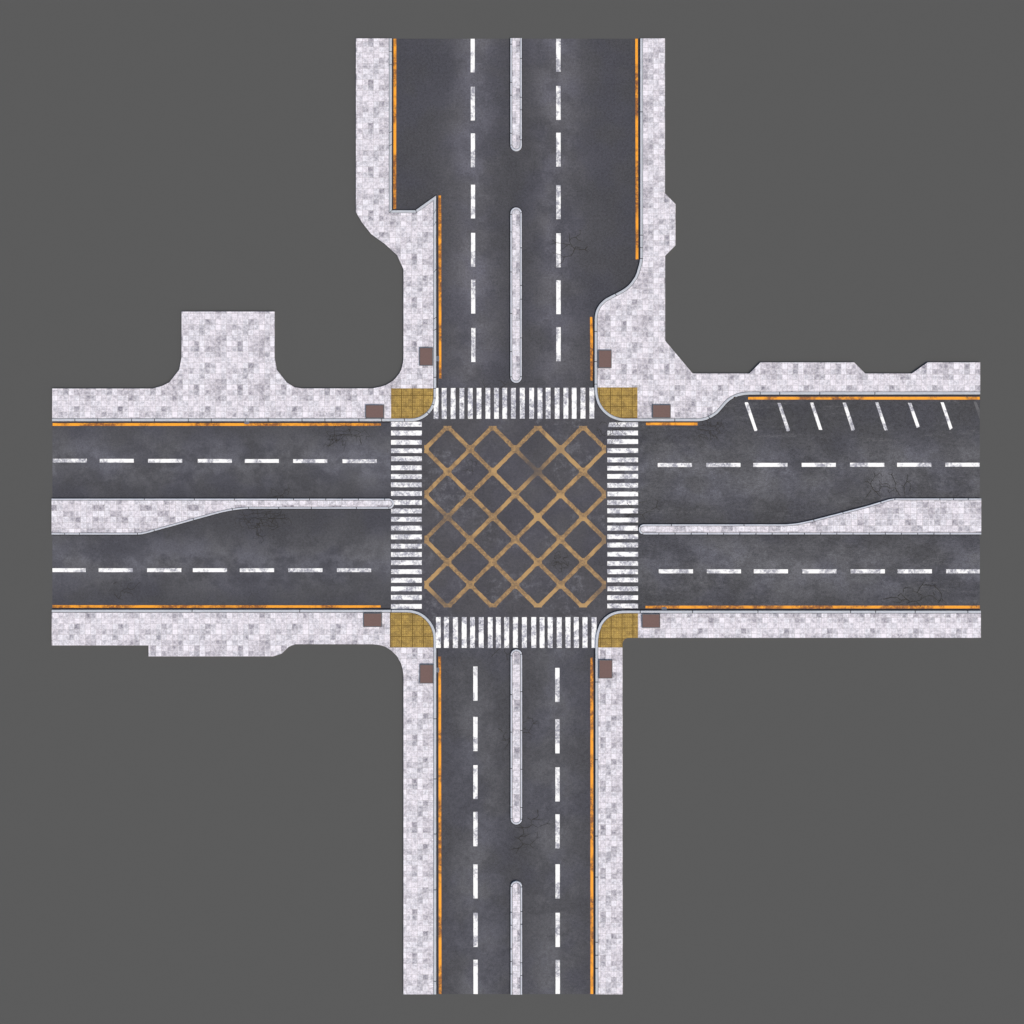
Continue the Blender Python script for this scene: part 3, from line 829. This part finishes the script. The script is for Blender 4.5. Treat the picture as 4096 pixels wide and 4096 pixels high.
dashes(True, (1901.5, 1902.4), [(2666.1, 2802.8), (2867.4, 3004.2), (3060.3, 3196), (3247.3, 3384.8), (3457, 3593.8), (3651, 3787.9), (3838.8, 3976)], 17.4,
       'row of white dashes in the lower road, left of the islands')
dashes(True, (2229.5, 2231), [(2671.4, 2807.8), (2876.7, 3013.3), (3069, 3205.7), (3257, 3393.6), (3457, 3593.8), (3651, 3787.9), (3839.5, 3975.6)], 17.4,
       'row of white dashes in the lower road, right of the islands')
dashes(False, (1842.4, 1844.6), [(211.2, 347.4), (398.8, 535), (592.3, 729), (791.2, 927.5), (979.3, 1115.6), (1172.5, 1309), (1370, 1506.9)], 15,
       'row of white dashes in the left road, above the island')
dashes(False, (2280.6, 2280.6), [(209.8, 343), (394.5, 531.4), (588.3, 725.3), (771.3, 908), (959, 1096.4), (1153.3, 1289.9), (1347.8, 1484.8)], 15.6,
       'row of white dashes in the left road, below the island')
dashes(False, (1860, 1858.8), [(2631, 2768), (2825.4, 2962), (3013, 3150), (3206.9, 3343.5), (3400, 3537.3), (3588.4, 3725.4), (3781.5, 3918.8)], 16,
       'row of white dashes in the right road, above the island')
dashes(False, (2285.2, 2285.2), [(2635, 2772), (2827.5, 2964), (3015.2, 3152), (3209, 3346), (3402.5, 3539.5), (3590.6, 3727.5), (3784.4, 3919)], 16.4,
       'row of white dashes in the right road, below the island')

go = 'orange lines along the kerbs'
for (pts, lab) in [
    ([(1574.3, 155), (1585.7, 155), (1584.6, 836), (1573.4, 836)], 'orange line in the upper left parking bay'),
    ([(1753.6, 781.6), (1763.8, 781.6), (1765.4, 860), (1765.4, 1440), (1765.8, 1513.7), (1756.3, 1513.7), (1753.5, 860)], 'long orange line on the left of the upper road, ending at the crossing'),
    ([(2541, 155), (2551.4, 155), (2553.6, 1037), (2542.9, 1037)], 'long orange line at the top right along the upper sidewalk'),
    ([(2360, 1268), (2369, 1268), (2371.6, 1330), (2371.8, 1450), (2370.4, 1522.4), (2361.8, 1522.4)], 'short orange line just above the upper right corner'),
    ([(210.4, 1692.2), (1450, 1692.4), (1523.9, 1693.6), (1523.9, 1702.4), (1450, 1703.6), (210.4, 1703.6)], 'long orange line along the top of the left road'),
    ([(209.8, 2420.4), (1522.5, 2421.4), (1522.5, 2430), (1450, 2431.4), (209.8, 2431.4)], 'long orange line along the bottom of the left road'),
    ([(2584, 1690.6), (2790, 1690.2), (2790, 1701.4), (2584, 1700.6)], 'shortest orange line, right of the upper right corner'),
    ([(2992.8, 1588.2), (3050, 1587.3), (3919, 1587.3), (3919, 1598.6), (2992.8, 1598.2)], 'orange line above the slanted white bay lines'),
    ([(2582.2, 2423.6), (2640, 2422.5), (3919.4, 2422.5), (3919.4, 2434), (2640, 2434), (2582.2, 2433)], 'long orange line along the bottom of the right road'),
    ([(1753.6, 2626.4), (1764, 2626.4), (1766.4, 3976), (1755, 3976)], 'long orange line on the left of the lower road'),
    ([(2362.3, 2629.5), (2371, 2629.5), (2373.2, 2700), (2373.2, 3976), (2361.8, 3976), (2361.6, 2700)], 'long orange line on the right of the lower road')]:
    tag(link('kerb_line', quad_bm(pts, Z), M['orange']), lab, 'road marking', go)

gp = 'slanted white parking bay lines'
bay = [([(2980.6, 1609), (2991, 1609), (2994, 1614), (3029.3, 1720), (3025.5, 1724.4), (3018, 1724.4), (2978.6, 1612.5)], 'slanted white bay line at the left end of the row'),
       ([(3109.8, 1611.6), (3122.8, 1611.6), (3159.8, 1721), (3155, 1725), (3146.5, 1725)], 'second slanted bay line from the left, scuffed in the middle'),
       ([(3239.9, 1610.5), (3253.3, 1610.5), (3289.5, 1719.5), (3275.9, 1719)], 'third slanted bay line from the left'),
       ([(3370.3, 1610.5), (3384, 1610.5), (3419.6, 1717), (3415, 1722), (3406, 1722)], 'fourth slanted bay line, middle of the seven white ones'),
       ([(3500.7, 1609), (3513.4, 1609), (3551, 1721.5), (3546, 1720), (3543, 1722.5), (3537.6, 1720)], 'fifth slanted bay line from the left, notched foot'),
       ([(3631.5, 1611.2), (3645, 1611.2), (3679, 1706), (3667, 1712)], 'sixth slanted bay line from the left, clean and white'),
       ([(3762, 1609), (3775, 1609), (3810, 1712), (3799, 1719.5)], 'last bright slanted bay line before the road end'),
       ([(3894, 1606), (3905, 1606), (3919, 1640), (3919, 1678)], 'faded grey slanted bay line at the right road end')]
for i, (pts, lab) in enumerate(bay):
    tag(link('parking_line', quad_bm(pts, Z), M['faded'] if i == 7 else M['dash']), lab, 'parking line', gp)

# ochre box marking: diamonds share their edges, each with a chamfered hole, clipped to the box
def box_marking():
    bm = bmesh.new()
    x0, y0, d = 1699.6, 1706.2, 90.4
    w = 11.4 ; ch = 4.4            # half line width along the axes, corner chamfer
    verts = {}
    for i in range(0, 9):
        for j in range(0, 9):
            if (i + j) % 2: continue
            cx, cy = x0 + i * d, y0 + j * d
            O = [(cx, cy - d), (cx + d, cy), (cx, cy + d), (cx - d, cy)]
            q = d - w
            I = []
            for (ux, uy) in ((0, -1), (1, 0), (0, 1), (-1, 0)):
                px, py = cx + ux * (q - ch), cy + uy * (q - ch)
                tx, ty = -uy, ux
                j1, j2 = random.uniform(-1, 1), random.uniform(-1, 1)
                I.append(((px - tx * (ch + j1 * .6), py - ty * (ch + j1 * .6)), (px + tx * (ch + j2 * .6), py + ty * (ch + j2 * .6))))
            def V(p):
                k = (round(p[0], 2), round(p[1], 2))
                if k not in verts: verts[k] = bm.verts.new(W(p[0], p[1], Z))
                return verts[k]
            def rag(a, b, n=9):
                out = []
                for k in range(1, n):
                    t = k / n
                    out.append((a[0] + (b[0] - a[0]) * t + random.uniform(-.8, .8), a[1] + (b[1] - a[1]) * t + random.uniform(-.8, .8)))
                return out
            for k in range(4):
                m = (k + 1) % 4
                a, b = I[k][1], I[m][0]
                inner = [a] + rag(a, b) + [b]
                bm.faces.new([V(O[k]), V(O[m])] + [V(p) for p in reversed(inner)])
                bm.faces.new([V(O[m]), V(I[m][1]), V(I[m][0])])
    bmesh.ops.triangulate(bm, faces=bm.faces[:])
    for (px, py, no) in ((1697.2, 0, (-1, 0, 0)), (2424, 0, (1, 0, 0)), (0, 1703.8, (0, 1, 0)), (0, 2429.4, (0, -1, 0))):
        cut(bm, W(px, py, Z), no, outer=True)
    for f in bm.faces:
        f.normal_update()
        if f.normal.z < 0: f.normal_flip()
    tag(link('box_marking', bm, M['box']), 'ochre diamond grid painted across the middle of the crossroads', 'road marking')
box_marking()

# ---------------------------------------------------------------- framed brown covers
def cover(x0, y0, x1, y1, label):
    zb, zt = 0.147, 0.27
    c = W((x0 + x1) / 2, (y0 + y1) / 2, zb)
    e = empty('utility_cover', c); tag(e, label, 'utility cover', 'framed brown covers in the sidewalks')
    a, b = W(x0, y1, zt), W(x1, y0, zt)
    f = 0.05
    bm = bmesh.new()
    for r in ((a.x, a.y, b.x, a.y + f), (a.x, b.y - f, b.x, b.y), (a.x, a.y + f, a.x + f, b.y - f), (b.x - f, a.y + f, b.x, b.y - f)):
        box_bm(bm, *r, zb, zt, 0.008)
    bmesh.ops.recalc_face_normals(bm, faces=bm.faces)
    link('frame', bm, M['steel'], e)
    bm = bmesh.new()
    box_bm(bm, a.x + f, a.y + f, b.x - f, b.y - f, zb, zt - 0.014, 0.006)
    bmesh.ops.recalc_face_normals(bm, faces=bm.faces)
    link('panel', bm, M['soil'], e)
cover(1677.2, 1389.5, 1731.5, 1462.3, 'upright brown cover on the upper left sidewalk, above the ochre studs')
cover(1461.6, 1618.5, 1535.9, 1672.8, 'lying brown cover left of the upper left ochre studs')
cover(2392.8, 1399.6, 2446.7, 1472, 'upright brown cover on the upper right sidewalk, above the ochre studs')
cover(2609.8, 1618, 2683.3, 1671.7, 'lying brown cover right of the upper right ochre studs')
cover(1453.3, 2451.8, 1527.5, 2508, 'lying brown cover left of the lower left ochre studs')
cover(1678.6, 2657.5, 1733.5, 2733.9, 'upright brown cover on the lower left sidewalk, below the ochre studs')
cover(2568, 2455.4, 2641.3, 2511.6, 'lying brown cover right of the lower right ochre studs')
cover(2395.3, 2639.4, 2450, 2714, 'upright brown cover on the lower right sidewalk, below the ochre studs')

# ---------------------------------------------------------------- gutter drains
def drain(x0, y0, x1, y1, upright, label):
    e = empty('drain_grate', W((x0 + x1) / 2, (y0 + y1) / 2, 0)); tag(e, label, 'drain grate', 'small drain grates in the gutter')
    a, b = W(x0, y1, .02), W(x1, y0, .02)
    f = 0.03
    bm = bmesh.new()
    for r in ((a.x, a.y, b.x, a.y + f), (a.x, b.y - f, b.x, b.y), (a.x, a.y + f, a.x + f, b.y - f), (b.x - f, a.y + f, b.x, b.y - f)):
        box_bm(bm, *r, 0.0, .022)
    bmesh.ops.recalc_face_normals(bm, faces=bm.faces)
    link('frame', bm, M['grate'], e)
    bm = bmesh.new()
    n = 5
    for i in range(n):
        if upright:
            w = (b.y - a.y - 2 * f) / n; y = a.y + f + i * w + w * .2
            box_bm(bm, a.x + f, y, b.x - f, y + w * .62, 0.012, .019)
        else:
            w = (b.x - a.x - 2 * f) / n; x = a.x + f + i * w + w * .2
            box_bm(bm, x, a.y + f, x + w * .62, b.y - f, 0.012, .019)
    bmesh.ops.recalc_face_normals(bm, faces=bm.faces)
    link('grating', bm, M['grate'], e)
    bm = bmesh.new()
    bm.faces.new([bm.verts.new((x, y, 0.0105)) for x, y in ((a.x + f, a.y + f), (b.x - f, a.y + f), (b.x - f, b.y - f), (a.x + f, b.y - f))])
    link('pit', bm, M['pit'], e)
drain(1745.2, 1424.6, 1757, 1444.2, True, 'small grate at the left kerb of the upper road, beside the brown cover')
drain(978, 1685.4, 996.7, 1695.4, False, 'small grate on the orange line along the top of the left road')
drain(1745.2, 2670.8, 1756.7, 2689.4, True, 'small grate at the left kerb of the lower road, beside the brown cover')
drain(2647, 2429.3, 2666.3, 2441.6, False, 'small grate on the orange line along the bottom of the right road')

# ---------------------------------------------------------------- camera and light
cam = bpy.data.cameras.new('Camera'); co = bpy.data.objects.new('Camera', cam); col.objects.link(co)
co.location = (0, 0, H); co.rotation_euler = (0, 0, 0)
cam.sensor_fit = 'HORIZONTAL'; cam.angle = 2 * math.atan(2048 * S / H)
cam.clip_end = 6000; cam.clip_start = 0.5
scn.camera = co

EL, AZ = 52.0, 140.0       # sun: elevation, compass bearing (lower right of the picture)
sd = bpy.data.lights.new('Sun', 'SUN'); so = bpy.data.objects.new('Sun', sd); col.objects.link(so)
sd.energy = 1.9; sd.angle = math.radians(14); sd.color = (1.0, 0.95, 0.89)
az = math.radians(AZ)
dirv = Vector((math.sin(az) * math.cos(math.radians(EL)), math.cos(az) * math.cos(math.radians(EL)), math.sin(math.radians(EL))))
so.rotation_euler = dirv.to_track_quat('Z', 'Y').to_euler()
so.location = (20, -20, 40)
w = bpy.data.worlds.new('World'); scn.world = w; w.use_nodes = True
nt = w.node_tree
sky = nt.nodes.new('ShaderNodeTexSky'); sky.sky_type = 'NISHITA'; sky.sun_disc = False
sky.sun_elevation = math.radians(EL); sky.sun_rotation = az
sky.air_density = 1.0; sky.dust_density = 4.0; sky.ozone_density = 0.6
bg = nt.nodes['Background']; bg.inputs['Strength'].default_value = 0.13
nt.links.new(sky.outputs[0], bg.inputs['Color'])
vs = scn.view_settings
vs.view_transform = 'Standard'; vs.look = 'None'; vs.exposure = 0.0; vs.gamma = 1
scn.render.engine = 'CYCLES'
scn.render.resolution_x = 1024; scn.render.resolution_y = 1024
